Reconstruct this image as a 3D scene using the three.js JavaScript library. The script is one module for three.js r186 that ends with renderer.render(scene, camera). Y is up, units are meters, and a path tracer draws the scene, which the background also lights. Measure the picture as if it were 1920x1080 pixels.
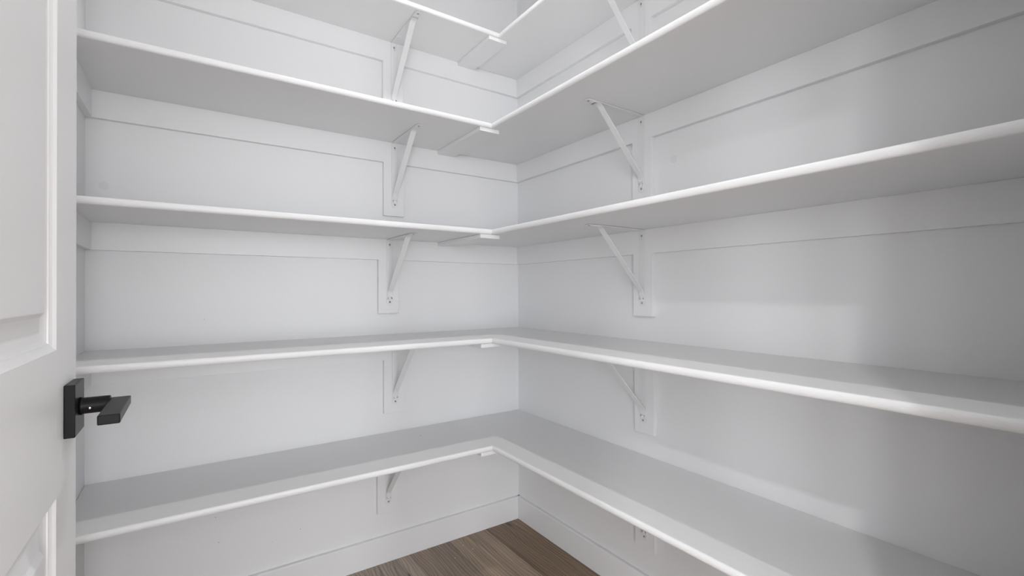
import * as THREE from 'three';
import { RoundedBoxGeometry } from 'three/addons/geometries/RoundedBoxGeometry.js';
import { mergeGeometries } from 'three/addons/utils/BufferGeometryUtils.js';
import { RectAreaLightUniformsLib } from 'three/addons/lights/RectAreaLightUniformsLib.js';

/* ------------------------------------------------ camera, sky, light, exposure */
RectAreaLightUniformsLib.init();
const scene = new THREE.Scene();
const renderer = new THREE.WebGLRenderer({ antialias: true });
renderer.toneMapping = THREE.LinearToneMapping;
renderer.toneMappingExposure = 1.06;
renderer.shadowMap.enabled = true;

const D2R = Math.PI / 180;
const camera = new THREE.PerspectiveCamera(2 * Math.atan(540 / 884.0) / D2R, 1920 / 1080, 0.02, 60);
camera.rotation.order = 'YXZ';
camera.position.set(-1.3671, 1.1406, 1.9633);
camera.rotation.set(0.3477 * D2R, -34.1111 * D2R, -0.1943 * D2R);
scene.add(camera);

scene.background = new THREE.Color().setRGB(0.9, 0.95, 1.0);   // overcast sky outside the kitchen windows

const LAMP = { x: -0.762, y: 2.667, z: 0.846, power: 1.85 };      // small downlight in the pantry ceiling
const CAN_POWER = [10, 4, 9];                                             // recessed lights of the unseen room behind the camera, last added to brighten right wall
const WINDOW_GLOW = [14.5, 5.5, 19, 4, 11, 9];                                           // daylight through its windows, last of each wall added as fill

/* ------------------------------------------------ helpers */
function rng(seed) {
  let a = seed >>> 0;
  return () => { a = (a + 0x6D2B79F5) >>> 0; let t = a; t = Math.imul(t ^ (t >>> 15), t | 1); t ^= t + Math.imul(t ^ (t >>> 7), t | 61); return ((t ^ (t >>> 14)) >>> 0) / 4294967296; };
}
// periodic value noise
function noise2(seed, P) {
  const r = rng(seed), g = new Float32Array(P * P);
  for (let i = 0; i < P * P; i++) g[i] = r();
  const s = t => t * t * (3 - 2 * t);
  return (x, y) => {
    const xi = Math.floor(x), yi = Math.floor(y), fx = s(x - xi), fy = s(y - yi);
    const a = ((xi % P) + P) % P, b = (a + 1) % P, c = ((yi % P) + P) % P, d = (c + 1) % P;
    return (g[c * P + a] * (1 - fx) + g[c * P + b] * fx) * (1 - fy) + (g[d * P + a] * (1 - fx) + g[d * P + b] * fx) * fy;
  };
}
function dataTex(w, h, fn, srgb) {
  const d = new Uint8Array(w * h * 4);
  for (let y = 0; y < h; y++) for (let x = 0; x < w; x++) {
    const c = fn(x / w, y / h), i = (y * w + x) * 4;
    for (let k = 0; k < 3; k++) d[i + k] = Math.max(0, Math.min(255, Math.round(c[k] * 255)));
    d[i + 3] = 255;
  }
  const t = new THREE.DataTexture(d, w, h, THREE.RGBAFormat);
  t.wrapS = t.wrapT = THREE.RepeatWrapping; t.magFilter = THREE.LinearFilter; t.minFilter = THREE.LinearMipmapLinearFilter;
  t.generateMipmaps = true;
  if (srgb) t.colorSpace = THREE.SRGBColorSpace;
  t.needsUpdate = true;
  return t;
}
const used = {};
function numbered(n) { if (!(n in used)) { used[n] = 0; return n; } used[n]++; return n + '_' + String(used[n]).padStart(3, '0'); }
function boxUV(g) {           // uv in metres, projected along the dominant axis of each face's normal
  const p = g.attributes.position, n = g.attributes.normal, uv = new Float32Array(p.count * 2);
  for (let i = 0; i < p.count; i++) {
    const ax = Math.abs(n.getX(i)), ay = Math.abs(n.getY(i)), az = Math.abs(n.getZ(i));
    let u, v;
    if (ay >= ax && ay >= az) { u = p.getX(i); v = p.getZ(i); } else if (ax >= az) { u = p.getZ(i); v = p.getY(i); } else { u = p.getX(i); v = p.getY(i); }
    uv[2 * i] = u; uv[2 * i + 1] = v;
  }
  g.setAttribute('uv', new THREE.BufferAttribute(uv, 2));
  return g;
}
function box(x0, x1, y0, y1, z0, z1, r = 0.0012) {
  const w = x1 - x0, h = y1 - y0, d = z1 - z0;
  let g;
  if (r > 0) g = new RoundedBoxGeometry(w, h, d, 2, Math.min(r, w / 2.01, h / 2.01, d / 2.01)); else g = new THREE.BoxGeometry(w, h, d);
  if (g.index) g = g.toNonIndexed();
  g.translate((x0 + x1) / 2, (y0 + y1) / 2, (z0 + z1) / 2);
  return boxUV(g);
}
function mesh(name, geos, mat, parent) {
  const list = (Array.isArray(geos) ? geos : [geos]).map(g => { const n = g.index ? g.toNonIndexed() : g; for (const k of Object.keys(n.attributes)) if (!['position', 'normal', 'uv'].includes(k)) n.deleteAttribute(k); return n; });
  const m = new THREE.Mesh(list.length > 1 ? mergeGeometries(list) : list[0], mat);
  m.name = numbered(name); m.castShadow = m.receiveShadow = true;
  (parent || scene).add(m);
  return m;
}
function tag(o, label, category, group) { o.userData.label = label; o.userData.category = category; if (group) o.userData.group = group; return o; }
function thing(name, pos, label, category, group) {
  const o = new THREE.Group(); o.name = numbered(name); o.position.set(...pos); scene.add(o);
  return tag(o, label, category, group);
}
function struct(name, geos, mat) { const m = mesh(name, geos, mat); m.userData.kind = 'structure'; return m; }
function structGroup(name, pos = [0, 0, 0]) { const o = new THREE.Group(); o.name = numbered(name); o.position.set(...pos); o.userData.kind = 'structure'; scene.add(o); return o; }

/* ------------------------------------------------ materials */
const nA = noise2(11, 64), nB = noise2(12, 16), nC = noise2(13, 128);
const peelTex = dataTex(512, 512, (u, v) => { const h = 0.45 * nA(u * 64, v * 64) + 0.35 * nC(u * 128, v * 128) + 0.2 * nB(u * 16, v * 16); return [h, h, h]; });
peelTex.repeat.set(3.2, 3.2);
const brushTex = dataTex(512, 512, (u, v) => { const h = 0.6 * nA(u * 64, v * 64) + 0.4 * nB(u * 16, v * 16); return [h, h, h]; });
brushTex.repeat.set(5, 9);
const paint = (v, rough, bump, tex) => new THREE.MeshPhysicalMaterial({ color: new THREE.Color().setRGB(v * 0.998, v, v * 1.006), roughness: rough, bumpMap: tex || peelTex, bumpScale: bump });
const M = {
  wall: paint(0.86, 0.55, 0.00016),
  ceiling: paint(0.87, 0.9, 0.0003),
  trim: paint(0.86, 0.42, 0.00012, brushTex),
  shelf: paint(0.86, 0.42, 0.00014, brushTex),
  nosing: paint(0.86, 0.40, 0.00035, brushTex),
  bracket: paint(0.82, 0.38, 0.00006),
  door: paint(0.86, 0.45, 0.00012),
  black: new THREE.MeshPhysicalMaterial({ color: new THREE.Color().setRGB(0.008, 0.008, 0.0085), roughness: 0.36, ior: 1.28 }),
  screw: new THREE.MeshStandardMaterial({ color: new THREE.Color().setRGB(0.42, 0.41, 0.39), roughness: 0.4, metalness: 0.8 }),
  dark: new THREE.MeshStandardMaterial({ color: new THREE.Color().setRGB(0.05, 0.05, 0.05), roughness: 0.8 }),
  steel: new THREE.MeshStandardMaterial({ color: new THREE.Color().setRGB(0.85, 0.85, 0.85), roughness: 0.25, metalness: 1 }),
  patch: paint(0.815, 0.6, 0.0001),
  chip: paint(0.85, 0.7, 0.0001),
  mark: new THREE.MeshStandardMaterial({ color: new THREE.Color().setRGB(0.09, 0.085, 0.08), roughness: 0.9 }),
  glass: new THREE.MeshPhysicalMaterial({ color: 0xffffff, roughness: 0.0, transmission: 1, thickness: 0, ior: 1.5 }),
};
function plankTex(seed, tone) {
  const r = rng(seed), n1 = noise2(seed + 1, 16), n2 = noise2(seed + 2, 64), n3 = noise2(seed + 3, 256);
  const knots = []; const nk = 1 + Math.floor(r() * 2.2);
  for (let i = 0; i < nk; i++) knots.push([0.2 + 0.6 * r(), (i + 0.2 + 0.6 * r()) / nk, 0.5 + r()]);
  const c0 = 0.3 + 0.4 * r(), ph = r() * 10;
  return dataTex(256, 1024, (u, v) => {
    const X = u * 0.193, Y = v * 1.22;                    // metres across / along the plank
    let warp = 0.030 * (n1(u * 3 + ph, v * 6) - 0.5) + 0.012 * (n1(u * 6, v * 13 + 3) - 0.5);
    let knot = 0;
    for (const [ku, kv, s] of knots) {
      const dx = (X - ku * 0.193) / (0.013 * s), dy = (Y - kv * 1.22) / (0.05 * s), d2 = dx * dx + dy * dy;
      warp += 0.020 * s * Math.exp(-d2 * 0.25) * Math.sign(X - ku * 0.193 || 1) * (0.4 + 0.6 * Math.min(1, Math.abs(dx)));
      knot += Math.exp(-d2 * 9 / s) * 0.9;
    }
    const e = Math.abs(X - c0 * 0.193 + warp) / 0.193;
    const rings = 0.5 + 0.5 * Math.sin((e * 15 + 1.1 * Math.abs(v * 2 % 2 - 1)) * 6.283);
    const fine = n3(u * 90, v * 7 * 1.0), streak = n2(u * 26, v * 3), big = n1(u * 2, v * 4);
    let l = 0.80 + 0.10 * (streak - 0.5) + 0.16 * (fine - 0.5) + 0.12 * (big - 0.5) - 0.13 * Math.pow(rings, 3) - 0.34 * Math.min(1, knot);
    const pore = n3(u * 150 + 31, v * 22 + 9); if (pore > 0.8) l -= 0.10 * (pore - 0.8) / 0.2;
    return [l * tone[0], l * tone[1], l * tone[2]];
  }, true);
}
const TONES = [[0.72, 0.60, 0.48], [0.82, 0.715, 0.615], [0.77, 0.68, 0.60], [0.86, 0.785, 0.715]];  // plank tones; their column order also paints in daylight left, shade right
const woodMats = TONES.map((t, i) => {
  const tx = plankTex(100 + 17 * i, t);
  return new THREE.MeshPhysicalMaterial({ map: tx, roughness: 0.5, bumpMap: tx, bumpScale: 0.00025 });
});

/* ------------------------------------------------ room dimensions (metres; corner of the two shelf walls = origin) */
const L = 1.6453, ZD = 1.88, H = 2.69, WT = 0.115;
const OX0 = -1.515, OX1 = -0.735, OH = 2.44;                    // doorway
const HX0 = -5.0, HX1 = 1.6, HZ1 = 6.4;                          // room behind the camera
const TOP = [2.2224, 1.7937, 1.38, 0.9571, 0.5404];
const DEPTH = [0.305, 0.406, 0.406, 0.406, 0.406], TS = 0.0199;
const TC = 0.0176, HC = 0.0869;
const WORD = ['top', 'second', 'middle', 'fourth', 'lowest'];

/* floor: one mesh per plank */
{
  const f = structGroup('floor');
  mesh('subfloor', box(HX0, HX1, -0.12, -0.0125, -WT, HZ1, 0), M.dark, f);
  const PW = 0.1925, r = rng(5);
  const base = woodMats.map(() => null);
  let k = 0;
  for (let c = 0; c < 9; c++) {
    const x1 = -0.0165 - (c - 0) * PW + 0.004, x0 = x1 - PW;
    let z = -0.02 - 0.25 - 0.5 * r();
    if (c === 0) z = -0.55;
    while (z < ZD + WT) {
      const z1 = z + 1.22, a = Math.max(z, -0.01), b = Math.min(z1, ZD + WT + 0.3);
      if (b > a + 0.02) {
        const g = box(Math.max(x0, -L) + 0.0002, Math.min(x1, -0.004) - 0.0002, -0.012, 0, a + 0.0002, b - 0.0002, 0.0007);
        const p = g.attributes.position, uv = g.attributes.uv, flip = r() > 0.5;
        for (let i = 0; i < p.count; i++) { let u = (p.getX(i) - x0) / PW, v = (p.getZ(i) - z) / 1.22; if (flip) { u = 1 - u; v = 1 - v; } uv.setXY(i, u, v); }
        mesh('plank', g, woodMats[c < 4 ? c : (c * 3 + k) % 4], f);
        k++;
      }
      z = z1;
    }
  }
  // floor of the room behind the camera, beyond what the picture can show
  const g = mergeGeometries([box(HX0, -L - 0.0005, -0.012, 0, ZD, HZ1, 0), box(0.001, HX1, -0.012, 0, ZD, HZ1, 0), box(-L, 0, -0.012, 0, ZD + WT + 0.301, HZ1, 0)]);
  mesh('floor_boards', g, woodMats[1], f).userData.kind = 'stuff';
}
/* walls */
const wallBack = struct('wall_back', box(-L - WT, WT, 0, H, -WT, 0, 0), M.wall);
const wallRight = struct('wall_right', box(0, WT, 0, H, 0, ZD, 0), M.wall);
struct('wall_left', box(-L - WT, -L, 0, H, 0, ZD, 0), M.wall);
struct('wall_front', [box(HX0 - WT, OX0 - 0.018, 0, H, ZD, ZD + WT, 0), box(OX1 + 0.018, HX1 + WT, 0, H, ZD, ZD + WT, 0), box(OX0 - 0.018, OX1 + 0.018, OH + 0.018, H, ZD, ZD + WT, 0)], M.wall);
struct('ceiling', [box(-L - WT, WT, H, H + 0.12, -WT, ZD + WT, 0), box(HX0 - WT, HX1 + WT, H, H + 0.12, ZD + WT, HZ1 + WT, 0)], M.ceiling);
// room behind the camera
const WIN = [[-4.3, -2.9], [-2.7, -1.3], [-1.1, -0.45]], WY = [0.12, 2.2];      // tall windows in its far wall, last one added to brighten the left shelves
struct('wall_far', [box(HX0 - WT, HX1 + WT, 0, WY[0], HZ1, HZ1 + WT, 0), box(HX0 - WT, HX1 + WT, WY[1], H, HZ1, HZ1 + WT, 0),
  box(HX0 - WT, WIN[0][0], WY[0], WY[1], HZ1, HZ1 + WT, 0), box(WIN[0][1], WIN[1][0], WY[0], WY[1], HZ1, HZ1 + WT, 0), box(WIN[1][1], WIN[2][0], WY[0], WY[1], HZ1, HZ1 + WT, 0), box(WIN[2][1], HX1 + WT, WY[0], WY[1], HZ1, HZ1 + WT, 0)], M.wall);
const WZ = [[3.08, 3.4], [3.7, 4.32], [4.65, 6.1]];                           // two in its side wall, plus a third added as fill
struct('wall_side', [box(HX0 - WT, HX0, 0, WY[0], ZD + WT, HZ1, 0), box(HX0 - WT, HX0, WY[1], H, ZD + WT, HZ1, 0),
  box(HX0 - WT, HX0, WY[0], WY[1], ZD + WT, WZ[0][0], 0), box(HX0 - WT, HX0, WY[0], WY[1], WZ[0][1], WZ[1][0], 0), box(HX0 - WT, HX0, WY[0], WY[1], WZ[1][1], WZ[2][0], 0), box(HX0 - WT, HX0, WY[0], WY[1], WZ[2][1], HZ1, 0)], M.wall);
struct('wall_opposite', box(HX1, HX1 + WT, 0, H, ZD + WT, HZ1, 0), M.wall);
let wn = 1;
function windowUnit(alongX, a, b, at, glow) {
  const g = structGroup('window_' + wn++);
  const bx = (u0, u1, y0, y1, d0, d1) => alongX ? box(u0, u1, y0, y1, at + Math.min(d0, d1), at + Math.max(d0, d1)) : box(at + Math.min(d0, d1), at + Math.max(d0, d1), y0, y1, u0, u1);
  const fw = 0.045;
  mesh('window_frame', [bx(a, a + fw, WY[0], WY[1], 0.02, 0.08), bx(b - fw, b, WY[0], WY[1], 0.02, 0.08), bx(a + fw, b - fw, WY[0], WY[0] + fw, 0.02, 0.08), bx(a + fw, b - fw, WY[1] - fw, WY[1], 0.02, 0.08)], M.trim, g);
  mesh('pane', bx(a + fw, b - fw, WY[0] + fw, WY[1] - fw, 0.046, 0.05), M.glass, g);
  const l = new THREE.RectAreaLight(new THREE.Color().setRGB(0.97, 1, 1.045), glow, b - a - 2 * fw, WY[1] - WY[0] - 2 * fw);
  const c = (a + b) / 2, y = (WY[0] + WY[1]) / 2;
  if (alongX) { l.position.set(c, y, at + 0.012); l.lookAt(c, y, at - 5); } else { l.position.set(at - 0.012, y, c); l.lookAt(at + 5, y, c); }
  scene.add(l);
}
// frames sit in the wall thickness: outward is +z for the far wall, -x for the side wall
WIN.forEach(([a, b], i) => windowUnit(true, a, b, HZ1, WINDOW_GLOW[i]));
for (const [a, b] of WZ) {
  const g = structGroup('window_' + wn++), fw = 0.045, X = HX0 - 0.08;
  mesh('window_frame', [box(X, X + 0.06, WY[0], WY[1], a, a + fw), box(X, X + 0.06, WY[0], WY[1], b - fw, b), box(X, X + 0.06, WY[0], WY[0] + fw, a + fw, b - fw), box(X, X + 0.06, WY[1] - fw, WY[1], a + fw, b - fw)], M.trim, g);
  mesh('pane', box(X + 0.03, X + 0.034, WY[0] + fw, WY[1] - fw, a + fw, b - fw), M.glass, g);
  const l = new THREE.RectAreaLight(new THREE.Color().setRGB(0.97, 1, 1.045), WINDOW_GLOW[WIN.length + WZ.findIndex(w => w[0] === a)], b - a - 2 * fw, WY[1] - WY[0] - 2 * fw);
  const c = (a + b) / 2, y = (WY[0] + WY[1]) / 2;
  l.position.set(HX0 - 0.012, y, c); l.lookAt(HX0 + 5, y, c); scene.add(l);
}

/* baseboards: flat boards with an eased top edge */
const TB = 0.0163, HB = 0.1096;
function baseProfile() {
  const s = new THREE.Shape();
  s.moveTo(0, 0); s.lineTo(TB, 0); s.lineTo(TB, HB - 0.006); s.quadraticCurveTo(TB, HB - 0.001, TB - 0.006, HB); s.lineTo(0, HB); s.closePath();
  return s;
}
function extrudeAlong(shape, len) { return new THREE.ExtrudeGeometry(shape, { depth: len, bevelEnabled: false, curveSegments: 5 }); }
{
  // profile x -> away from wall. back wall: run along x
  const A = extrudeAlong(baseProfile(), L - TB); A.rotateY(-Math.PI / 2);            // profile x -> +z, run -> -x
  struct('baseboard_back', boxUV(A), M.trim);
  const B = extrudeAlong(baseProfile(), ZD - 0.002); B.scale(-1, 1, 1); flip(B); B.translate(0, 0, 0.001);
  struct('baseboard_right', boxUV(B), M.trim);
  const C = extrudeAlong(baseProfile(), ZD - TB - 0.002); C.translate(-L, 0, TB + 0.001);
  struct('baseboard_left', boxUV(C), M.trim);
}
function flip(g) {
  const i = g.index;
  if (i) { for (let k = 0; k < i.count; k += 3) { const t = i.getX(k); i.setX(k, i.getX(k + 1)); i.setX(k + 1, t); } } else for (const a of Object.values(g.attributes)) {
    const s = a.itemSize, arr = a.array;
    for (let k = 0; k < a.count; k += 3) for (let c = 0; c < s; c++) { const t = arr[k * s + c]; arr[k * s + c] = arr[(k + 1) * s + c]; arr[(k + 1) * s + c] = t; }
  }
  g.computeVertexNormals();
  return g;
}
/* door lining and casing */
struct('trim_1', [box(OX0 - 0.018, OX0, 0, OH, ZD - 0.002, ZD + WT + 0.002), box(OX1, OX1 + 0.018, 0, OH, ZD - 0.002, ZD + WT + 0.002), box(OX0 - 0.018, OX1 + 0.018, OH, OH + 0.018, ZD - 0.002, ZD + WT + 0.002)], M.trim);
struct('trim_2', [box(OX0 - 0.1, OX0 - 0.006, 0, OH + 0.1, ZD + WT, ZD + WT + 0.016), box(OX1 + 0.006, OX1 + 0.1, 0, OH + 0.1, ZD + WT, ZD + WT + 0.016), box(OX0 - 0.006, OX1 + 0.006, OH + 0.006, OH + 0.1, ZD + WT, ZD + WT + 0.016)], M.trim);

/* painted-over spots on the walls */
function disc(r, t) { const g = new THREE.CylinderGeometry(r, r * 1.02, t, 28); return g; }
{
  const a = disc(0.013, 0.0006); a.rotateX(Math.PI / 2); a.translate(-1.6003, 1.4791, 0.0003); mesh('filled_hole', a, M.patch, wallBack);
  const b = disc(0.0135, 0.0006); b.rotateZ(Math.PI / 2); b.translate(-0.0003, 1.5916, 0.9376); mesh('filled_hole', b, M.patch, wallRight);
  for (const [x, y, r] of [[-1.3002, 0.3476, 0.0013], [-1.2906, 0.2568, 0.0014], [-1.024, 0.2277, 0.0014], [-1.1216, 0.208, 0.001], [-1.3335, 1.0445, 0.001]]) {
    const n = new THREE.CircleGeometry(r, 9); n.scale(1, 0.8, 1); n.translate(x, y, 0.0004); mesh('nail_mark', boxUV(n), M.mark, wallBack);
  }
}

/* ------------------------------------------------ shelves: two boards per level meeting in the corner */
function nosePts(n = 10) { const o = []; for (let i = 0; i <= n; i++) { const a = -Math.PI / 2 + Math.PI * i / n; o.push([Math.cos(a), Math.sin(a)]); } return o; }
function boardShape(depth, nose) {     // x: from wall outwards, y: thickness; returns board and nosing shapes
  const b = new THREE.Shape(); b.moveTo(0, 0); b.lineTo(depth - nose, 0); b.lineTo(depth - nose, TS); b.lineTo(0, TS); b.closePath();
  const n = new THREE.Shape(); n.moveTo(depth - nose, -0.0002);
  const r = TS / 2 + 0.0002, e = nose;
  for (const [c, s] of nosePts(14)) n.lineTo(depth - e + e * Math.pow(c, 0.55), TS / 2 + r * s);
  n.lineTo(depth - nose, TS + 0.0002); n.closePath();
  return [b, n];
}
const NOSE = 0.0095;
TOP.forEach((yt, i) => {
  const d = DEPTH[i], y0 = yt - TS;
  // left board: along the back wall, from the left wall to the joint under the right board's front line
  const [b, n] = boardShape(d, NOSE);
  const lenA = L - 0.001 - d + (0);
  const A = thing('shelf', [-(d + lenA), y0, 0.0005], `${WORD[i]} white shelf board on the left-hand wall, running from behind the door`, 'shelf', 'left wall shelf boards');
  const ext = (s, len) => { const g = extrudeAlong(s, len); g.rotateY(-Math.PI / 2); g.translate(len, 0, 0); return boxUV(g); };
  mesh('board', ext(b, lenA - 0.0004), M.shelf, A); mesh('nosing', ext(n, lenA - 0.0004), M.nosing, A);
  const hole = { 3: [-0.6205, 0.1355, 0.0011], 4: [-0.581, 0.1227, 0.0022] }[i];
  if (hole) { const h = new THREE.CircleGeometry(hole[2], 12); h.rotateX(-Math.PI / 2); h.translate(hole[0] + d + lenA, TS + 0.0003, hole[1]); mesh('nail_hole', boxUV(h), M.mark, A); }
  // right board: along the right wall, full length into the corner
  const lenB = ZD - 0.001;
  const B = thing('shelf', [-0.0005, y0, 0.0005], `${WORD[i]} white shelf board on the right-hand wall, running out of the corner`, 'shelf', 'right wall shelf boards');
  const ext2 = (s, z0, z1) => { const g = extrudeAlong(s, z1 - z0); g.scale(-1, 1, 1); flip(g); g.translate(0, 0, z0); return boxUV(g); };
  mesh('board', ext2(b, 0, lenB), M.shelf, B);
  mesh('nosing', ext2(n, d - NOSE * 0.9, lenB), M.nosing, B);
  mesh('board_corner_strip', box(-d + 0.0006, -(d - NOSE), 0, TS, 0, d - NOSE * 0.92, 0.0004), M.shelf, B);
});

/* support boards under the corner joint of each level */
const SBX = [-0.3062, -0.4102, -0.4092, -0.4085, -0.409];
TOP.forEach((yt, i) => {
  const y1 = yt - TS, w = 0.0865, t = 0.0157, z1 = DEPTH[i] - 0.0065;
  const m = mesh('support_board', box(SBX[i] - w / 2, SBX[i] + w / 2, y1 - t, y1 - 0.0003, TC, z1, 0.0012), M.trim);
  tag(m, `flat white wooden support board under the corner joint of the ${WORD[i]} shelf`, 'support board', 'support boards under the corner joints');
});

/* cleats on the walls below each level, with a backing board behind each bracket */
const BX_A = [-0.6553, -0.6532, -0.6758, -0.6525, -0.6828];         // bracket centre, back wall
const BZ_B = [0.8165, 0.8135, 0.8140, 0.8160, 0.8190];              // bracket centre, right wall
const PADX = [-0.6585, -0.6560, -0.6795, -0.6560, -0.6847], PADZ = [0.813, 0.8135, 0.8150, 0.8180, 0.8180];
const PADW = 0.0885, PADH = 0.3125;
TOP.forEach((yt, i) => {
  const y1 = yt - TS - 0.0001;
  const A = thing('wall_cleat', [-L / 2, y1 - HC, 0], `white cleat with bracket backing board on the left-hand wall under the ${WORD[i]} shelf`, 'cleat', 'left wall cleats');
  const off = L / 2;
  mesh('rail', box(-L + 0.0005 + off, -TC + off, 0, HC, 0.0003, TC, 0.0005), M.trim, A);
  mesh('backing_board', box(PADX[i] - PADW / 2 + off, PADX[i] + PADW / 2 + off, HC - PADH, 0.0015, 0.0003, TC, 0.0011), M.trim, A);
  const B = thing('wall_cleat', [0, y1 - HC, ZD / 2], `white cleat with bracket backing board on the right-hand wall under the ${WORD[i]} shelf`, 'cleat', 'right wall cleats');
  const oz = ZD / 2;
  mesh('rail', box(-TC, -0.0003, 0, HC, 0.0005 - oz, ZD - 0.001 - oz, 0.0005), M.trim, B);
  mesh('backing_board', box(-TC, -0.0003, HC - PADH, 0.0015, PADZ[i] - PADW / 2 - oz, PADZ[i] + PADW / 2 - oz, 0.0011), M.trim, B);
  const C = mesh('wall_cleat', box(-L + 0.0003, -L + TC, y1 - HC, y1, TC, DEPTH[i] - 0.03, 0.0005), M.trim);
  tag(C, `short white cleat beside the door, under the left end of the ${WORD[i]} shelf`, 'cleat', 'short cleats beside the door');
});

/* ------------------------------------------------ shelf brackets */
const BWD = 0.0265, BT = 0.0024, LEG = 0.2765, ARM = 0.2745;
function stripShape(len, w, holes, roundEnd = true) {      // strip along +y from 0 to len, centred in x
  const s = new THREE.Shape(), r = w / 2;
  s.moveTo(-r, 0); s.lineTo(r, 0);
  if (roundEnd) { s.lineTo(r, len - r); s.absarc(0, len - r, r, 0, Math.PI, false); } else { s.lineTo(r, len); s.lineTo(-r, len); }
  s.closePath();
  for (const [cx, cy, rr, key] of holes) {
    const h = new THREE.Path();
    if (key) {                                             // keyhole: round hole with a narrow slot
      h.absarc(cx, cy, rr, -Math.PI * 0.5 + 0.55, Math.PI * 1.5 - 0.55, false);
      h.lineTo(cx - rr * 0.52, cy - key); h.absarc(cx, cy - key, rr * 0.52, Math.PI, 2 * Math.PI, false); h.closePath();
    } else h.absarc(cx, cy, rr, 0, Math.PI * 2, true);
    s.holes.push(h);
  }
  return s;
}
function strip(shape) {
  const g = new THREE.ExtrudeGeometry(shape, { depth: BT - 0.0008, bevelEnabled: true, bevelThickness: 0.0004, bevelSize: 0.0004, bevelOffset: -0.0004, bevelSegments: 2, curveSegments: 14 });
  g.translate(0, 0, 0.0004);
  return g;
}
function screwHead(r, h) {                                 // pan head with a dark driver recess, axis +z
  const pts = [[0.0001, h * 0.35], [r * 0.34, h * 0.4], [r * 0.4, h], [r * 0.72, h * 0.9], [r, h * 0.3], [r, 0]].map(p => new THREE.Vector2(p[0], p[1]));
  const g = new THREE.LatheGeometry(pts, 18); g.rotateX(Math.PI / 2); flip(g);
  const k = new THREE.CylinderGeometry(r * 0.36, r * 0.36, h * 0.2, 6); k.rotateX(Math.PI / 2); k.translate(0, 0, h * 0.45);
  return [g, k];
}
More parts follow.
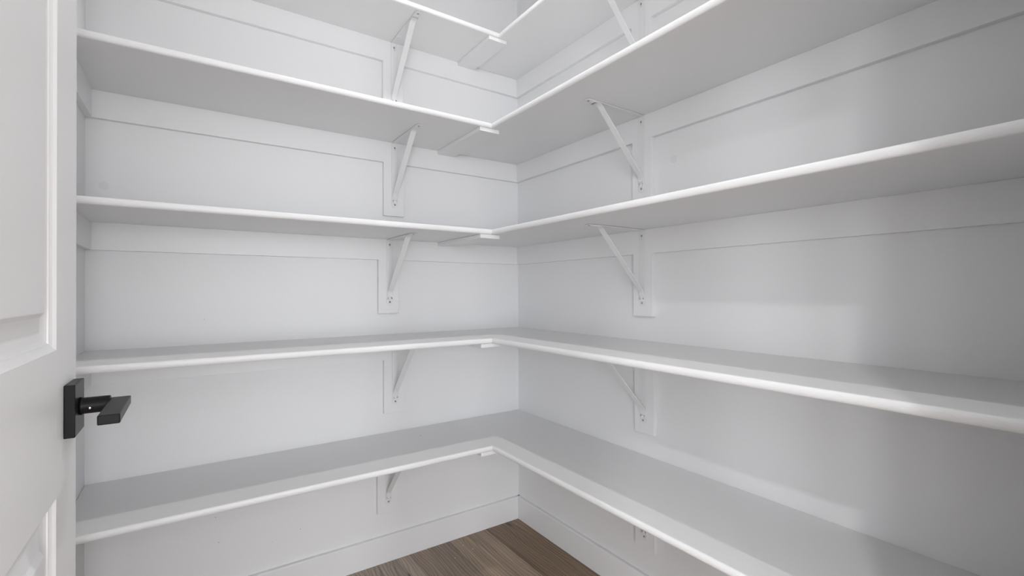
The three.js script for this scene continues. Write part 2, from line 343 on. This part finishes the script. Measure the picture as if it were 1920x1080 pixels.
// local frame: wall face z = 0 (outwards +z), underside of shelf y = 0, bracket hangs to -y
function makeBracket(label, group) {
  const t = thing('shelf_bracket', [0, 0, 0], label, 'bracket', group);
  const legS = stripShape(LEG, BWD, [[0, 0.0315, 0.0042, 0], [0, 0.012 + 0.0075, 0.0033, 0], [0, LEG - 0.0125, 0.0030, 0]]);
  const leg = strip(legS); leg.rotateZ(Math.PI);           // runs down from the corner
  const wl = mesh('wall_leg', boxUV(leg), M.bracket, t);
  const armS = stripShape(ARM, BWD, [[0, 0.052, 0.0018, 0], [0, ARM - 0.0135, 0.0030, 0]]);
  const arm = strip(armS); arm.rotateX(Math.PI / 2);        // runs out under the shelf, face down
  arm.translate(0, 0, 0);
  const sl = mesh('shelf_leg', boxUV(arm), M.bracket, t);
  const corner = new THREE.CylinderGeometry(BT, BT, BWD - 0.0004, 8, 1, false, 0, Math.PI / 2); corner.rotateZ(Math.PI / 2);
  // brace: flat tab on the arm, oblique strap, flat tab on the leg; swept as a ribbon with thickness
  const zA = 0.205, yB = -0.2165, o = BT + 0.0002;
  const path = [];
  const P = [[zA + 0.034, -o - BT / 2], [zA + 0.006, -o - BT / 2], [o + BT / 2, yB - 0.008], [o + BT / 2, yB - 0.034]];
  const bend = 0.012;                                      // rounded bends
  path.push(P[0]);
  for (const k of [1, 2]) {
    const a = P[k - 1], b = P[k], c = P[k + 1];
    const la = Math.hypot(a[0] - b[0], a[1] - b[1]), lc = Math.hypot(c[0] - b[0], c[1] - b[1]);
    const s = [b[0] + (a[0] - b[0]) * bend / la, b[1] + (a[1] - b[1]) * bend / la], e = [b[0] + (c[0] - b[0]) * bend / lc, b[1] + (c[1] - b[1]) * bend / lc];
    for (let i = 0; i <= 6; i++) { const q = i / 6, m = 1 - q; path.push([m * m * s[0] + 2 * m * q * b[0] + q * q * e[0], m * m * s[1] + 2 * m * q * b[1] + q * q * e[1]]); }
  }
  path.push(P[3]);
  // outline of the ribbon in (z, y), offset both ways
  const up = [], dn = [];
  for (let i = 0; i < path.length; i++) {
    const a = path[Math.max(0, i - 1)], b = path[Math.min(path.length - 1, i + 1)];
    const dx = b[0] - a[0], dy = b[1] - a[1], l = Math.hypot(dx, dy), nx = -dy / l * BT / 2, ny = dx / l * BT / 2;
    up.push(new THREE.Vector2(path[i][0] + nx, path[i][1] + ny)); dn.push(new THREE.Vector2(path[i][0] - nx, path[i][1] - ny));
  }
  const rb = new THREE.Shape(up.concat(dn.reverse()));
  const bw = BWD - 0.0045;
  const g = new THREE.ExtrudeGeometry(rb, { depth: bw - 0.001, bevelEnabled: true, bevelThickness: 0.0005, bevelSize: 0.0003, bevelOffset: -0.0003, bevelSegments: 2 });
  g.translate(0, 0, -(bw - 0.001) / 2); g.rotateY(-Math.PI / 2);     // shape x -> +z
  const rivet1 = new THREE.CylinderGeometry(bw / 2 - 0.0003, bw / 2, BT, 20); rivet1.translate(0, -o - BT / 2, zA + 0.033);
  const rivet2 = new THREE.CylinderGeometry(bw / 2 - 0.0003, bw / 2, BT, 20); rivet2.rotateX(Math.PI / 2); rivet2.translate(0, yB - 0.033, o + BT / 2);
  const st = mesh('brace', [boxUV(g), boxUV(rivet1), boxUV(rivet2)], M.bracket, t);
  const rv = new THREE.SphereGeometry(0.005, 14, 6, 0, Math.PI * 2, 0, Math.PI / 2); rv.scale(1, 0.22, 1); rv.rotateX(Math.PI / 2); rv.translate(0, yB - 0.032, o + BT);
  mesh('rivet', boxUV(rv), M.bracket, st);
  // screws
  const put = (parent, f) => { const [h, k] = screwHead(0.0042, 0.0022); f(h); f(k); const s = mesh('screw', h, M.screw, parent); s.userData.label = 'small zinc screw head with a dark recess'; mesh('screw_recess', k, M.dark, s); };
  put(wl, q => q.translate(0, -0.0215, BT * 0.7));
  put(wl, q => q.translate(0, -(LEG - 0.0125), BT * 0.8));
  put(sl, q => { q.rotateX(Math.PI / 2); q.translate(0, -BT * 0.8, ARM - 0.0135); });
  return t;
}
const proto = makeBracket('', '');
TOP.forEach((yt, i) => {
  const y = yt - TS - 0.0010;
  const a = i ? proto.clone() : proto;
  if (i) { a.name = numbered('shelf_bracket'); scene.add(a); a.userData = { ...proto.userData }; }
  a.position.set(BX_A[i], y, TC + 0.0008);
  tag(a, `white steel shelf bracket with a slanting brace under the ${WORD[i]} left-hand shelf`, 'bracket', 'brackets on the left-hand wall');
});
TOP.forEach((yt, i) => {
  const y = yt - TS - 0.0010, b = proto.clone();
  b.name = numbered('shelf_bracket'); scene.add(b); b.userData = {};
  b.position.set(-TC - 0.0008, y, BZ_B[i]); b.rotation.y = -Math.PI / 2;
  tag(b, `white steel shelf bracket with a slanting brace under the ${WORD[i]} right-hand shelf`, 'bracket', 'brackets on the right-hand wall');
});

/* ------------------------------------------------ door: two-panel leaf swung into the pantry */
{
  const XD = -1.497, TD = 0.035, Z0 = 1.1071, Z1 = Z0 + 0.762, Y0 = 0.012, Y1 = 2.43;
  const d = structGroup('door_1', [XD, Y0, Z1]);
  const S = 0.1118, rails = [[Y0, 0.235], [0.9035, 1.074], [2.315, Y1]];
  const lx = x => x - XD, ly = y => y - Y0, lz = z => z - Z1;
  const bx = (x0, x1, y0, y1, z0, z1, r) => box(lx(x0), lx(x1), ly(y0), ly(y1), lz(z0), lz(z1), r);
  mesh('stile', bx(XD - TD, XD, Y0, Y1, Z0, Z0 + S, 0.0013), M.door, d);
  mesh('stile', bx(XD - TD, XD, Y0, Y1, Z1 - S, Z1, 0.0013), M.door, d);
  for (const [a, b] of rails) mesh('rail', bx(XD - TD, XD, a, b, Z0 + S, Z1 - S, 0), M.door, d);
  // moulded raised panels: nested rectangular rings following the profile [inset, depth below the face]
  const prof = [[0, 0], [0.0015, 0.0012], [0.0035, 0.003], [0.0065, 0.0046], [0.0085, 0.0052], [0.0089, 0.0066], [0.0135, 0.0085], [0.0205, 0.0102], [0.0222, 0.0102], [0.04, 0.006], [0.0404, 0.0055], [0.0446, 0.0016], [0.0456, 0.0014]];
  for (const [a, b] of [[rails[0][1], rails[1][0]], [rails[1][1], rails[2][0]]]) {
    for (const side of [1, -1]) {
      const pos = [], z0 = Z0 + S, z1 = Z1 - S, face = side > 0 ? XD : XD - TD;
      const ring = ([ins, dep]) => { const x = face - side * dep; return [[x, a + ins, z0 + ins], [x, a + ins, z1 - ins], [x, b - ins, z1 - ins], [x, b - ins, z0 + ins]]; };
      const quad = (p, q, r, s) => { const t = side > 0 ? [p, q, r, p, r, s] : [p, r, q, p, s, r]; for (const v of t) pos.push(lx(v[0]), ly(v[1]), lz(v[2])); };
      for (let k = 0; k < prof.length - 1; k++) { const A = ring(prof[k]), B = ring(prof[k + 1]); for (let e = 0; e < 4; e++) { const f = (e + 1) % 4; quad(A[f], A[e], B[e], B[f]); } }
      const I = ring(prof[prof.length - 1]); quad(I[0], I[3], I[2], I[1]);
      const g = new THREE.BufferGeometry(); g.setAttribute('position', new THREE.Float32BufferAttribute(pos, 3)); g.computeVertexNormals();
      mesh('panel', boxUV(g), M.door, d);
    }
  }
  // lever handle on the pantry side
  const HY = 0.9945, HZ = 1.1541;
  const hdl = new THREE.Group(); hdl.name = 'door_handle'; hdl.position.set(0, HY - Y0, HZ - Z1); hdl.userData.label = 'matt black lever handle on a rectangular rose'; d.add(hdl);
  mesh('rose', boxUV(new RoundedBoxGeometry(0.0108, 0.0648, 0.0585, 3, 0.0012).translate(0.0054, 0, 0)), M.black, hdl);
  const neck = new THREE.LatheGeometry([[0.0001, 0], [0.0112, 0], [0.0112, 0.003], [0.0103, 0.0036], [0.0103, 0.0295], [0.0098, 0.0302], [0.0001, 0.0302]].map(p => new THREE.Vector2(...p)), 36);
  neck.rotateZ(-Math.PI / 2); neck.translate(0.0106, 0.0008, 0);
  const nk = mesh('neck', boxUV(neck), M.black, hdl);
  const ss = new THREE.SphereGeometry(0.0017, 12, 8); ss.scale(1, 1, 0.5); ss.translate(0.0215, -0.0012, 0.0102);
  mesh('set_screw', boxUV(ss), M.steel, nk).userData.label = 'tiny bright set screw';
  const lev = new RoundedBoxGeometry(0.0205, 0.0112, 0.116, 4, 0.0014); lev.translate(0.0384 + 0.0122, 0.0008, 0.047);
  mesh('lever', boxUV(lev), M.black, hdl);
}

/* ------------------------------------------------ small marks */
function chip(x, z, s, turn, label) {
  const sh = new THREE.Shape([[-1, -0.4], [0.2, -0.55], [1, -0.1], [0.6, 0.5], [-0.5, 0.45]].map(p => new THREE.Vector2(p[0] * s * 1.25, p[1] * s * 1.25)));
  const g = new THREE.ExtrudeGeometry(sh, { depth: 0.0005, bevelEnabled: false }); g.rotateX(-Math.PI / 2); g.rotateY(turn);
  const m = mesh('paint_chip', boxUV(g), M.chip); m.position.set(x, 0.0003, z); tag(m, label, 'paint chip', 'paint chips on the floor');
}
const CHIPS = [[-0.0572, 0.0596, 0.0019, 0.4, 'tiny white paint chip on the floor close to the corner of the room'],
  [-0.3638, 0.0831, 0.0023, 0.2, 'roundish white paint chip on the floor, the one nearest the left-hand baseboard'],
  [-0.3413, 0.133, 0.0030, 2.2, 'long white paint chip on the floor, farthest right of the three lying together'],
  [-0.4381, 0.1523, 0.0028, 0.9, 'white paint chip on the floor, farthest left of the three lying together']];
for (const c of CHIPS) chip(...c);

/* ------------------------------------------------ lamps */
{
  const t = thing('ceiling_light', [LAMP.x, H, LAMP.z], 'small round white downlight set in the pantry ceiling', 'lamp');
  mesh('trim_ring', new THREE.LatheGeometry([[0.036, -0.0005], [0.055, -0.0005], [0.053, -0.006], [0.038, -0.006]].map(p => new THREE.Vector2(...p)), 32), M.trim, t);
  const glow = new THREE.MeshStandardMaterial({ color: 0xffffff, emissive: 0xffffff, emissiveIntensity: 4 });
  const dsk = new THREE.CylinderGeometry(0.036, 0.036, 0.003, 32); dsk.translate(0, -0.0025, 0); mesh('lens', dsk, glow, t);
  const l = new THREE.SpotLight(0xffffff, LAMP.power, 0, 1.4, 1, 2); l.position.set(LAMP.x, LAMP.y, LAMP.z); l.target.position.set(LAMP.x, 0, LAMP.z); scene.add(l.target); l.castShadow = true; l.shadow.radius = 1.0; scene.add(l);
}
let ci = 0;
const CANWORD = ['nearest the windows', 'straight out from the pantry door', 'added between door and windows'];
for (const [x, z] of [[-3.1, 4.7], [-1.1, 4.7], [-2.4, 2.8]]) {
  const t = thing('recessed_light', [x, H, z], `round recessed ceiling light of the room behind the viewer, ${CANWORD[ci++]}`, 'lamp', 'recessed lights behind the viewer');
  mesh('trim_ring', new THREE.LatheGeometry([[0.068, -0.0005], [0.09, -0.0005], [0.088, -0.006], [0.07, -0.006]].map(p => new THREE.Vector2(...p)), 32), M.trim, t);
  const glow = new THREE.MeshStandardMaterial({ color: 0xffffff, emissive: 0xffffff, emissiveIntensity: 4 });
  const dsk = new THREE.CylinderGeometry(0.068, 0.068, 0.003, 32); dsk.translate(0, -0.0025, 0); mesh('lens', dsk, glow, t);
  const l = new THREE.SpotLight(new THREE.Color().setRGB(1, 1, 1), CAN_POWER[ci - 1], 0, 1.45, 0.6, 2); l.position.set(x, H - 0.02, z); l.target.position.set(x, 0, z); l.castShadow = true; l.shadow.radius = 3; scene.add(l, l.target);
}

scene.traverse(o => { if (o.isMesh) { o.castShadow = true; o.receiveShadow = true; } });
renderer.render(scene, camera);
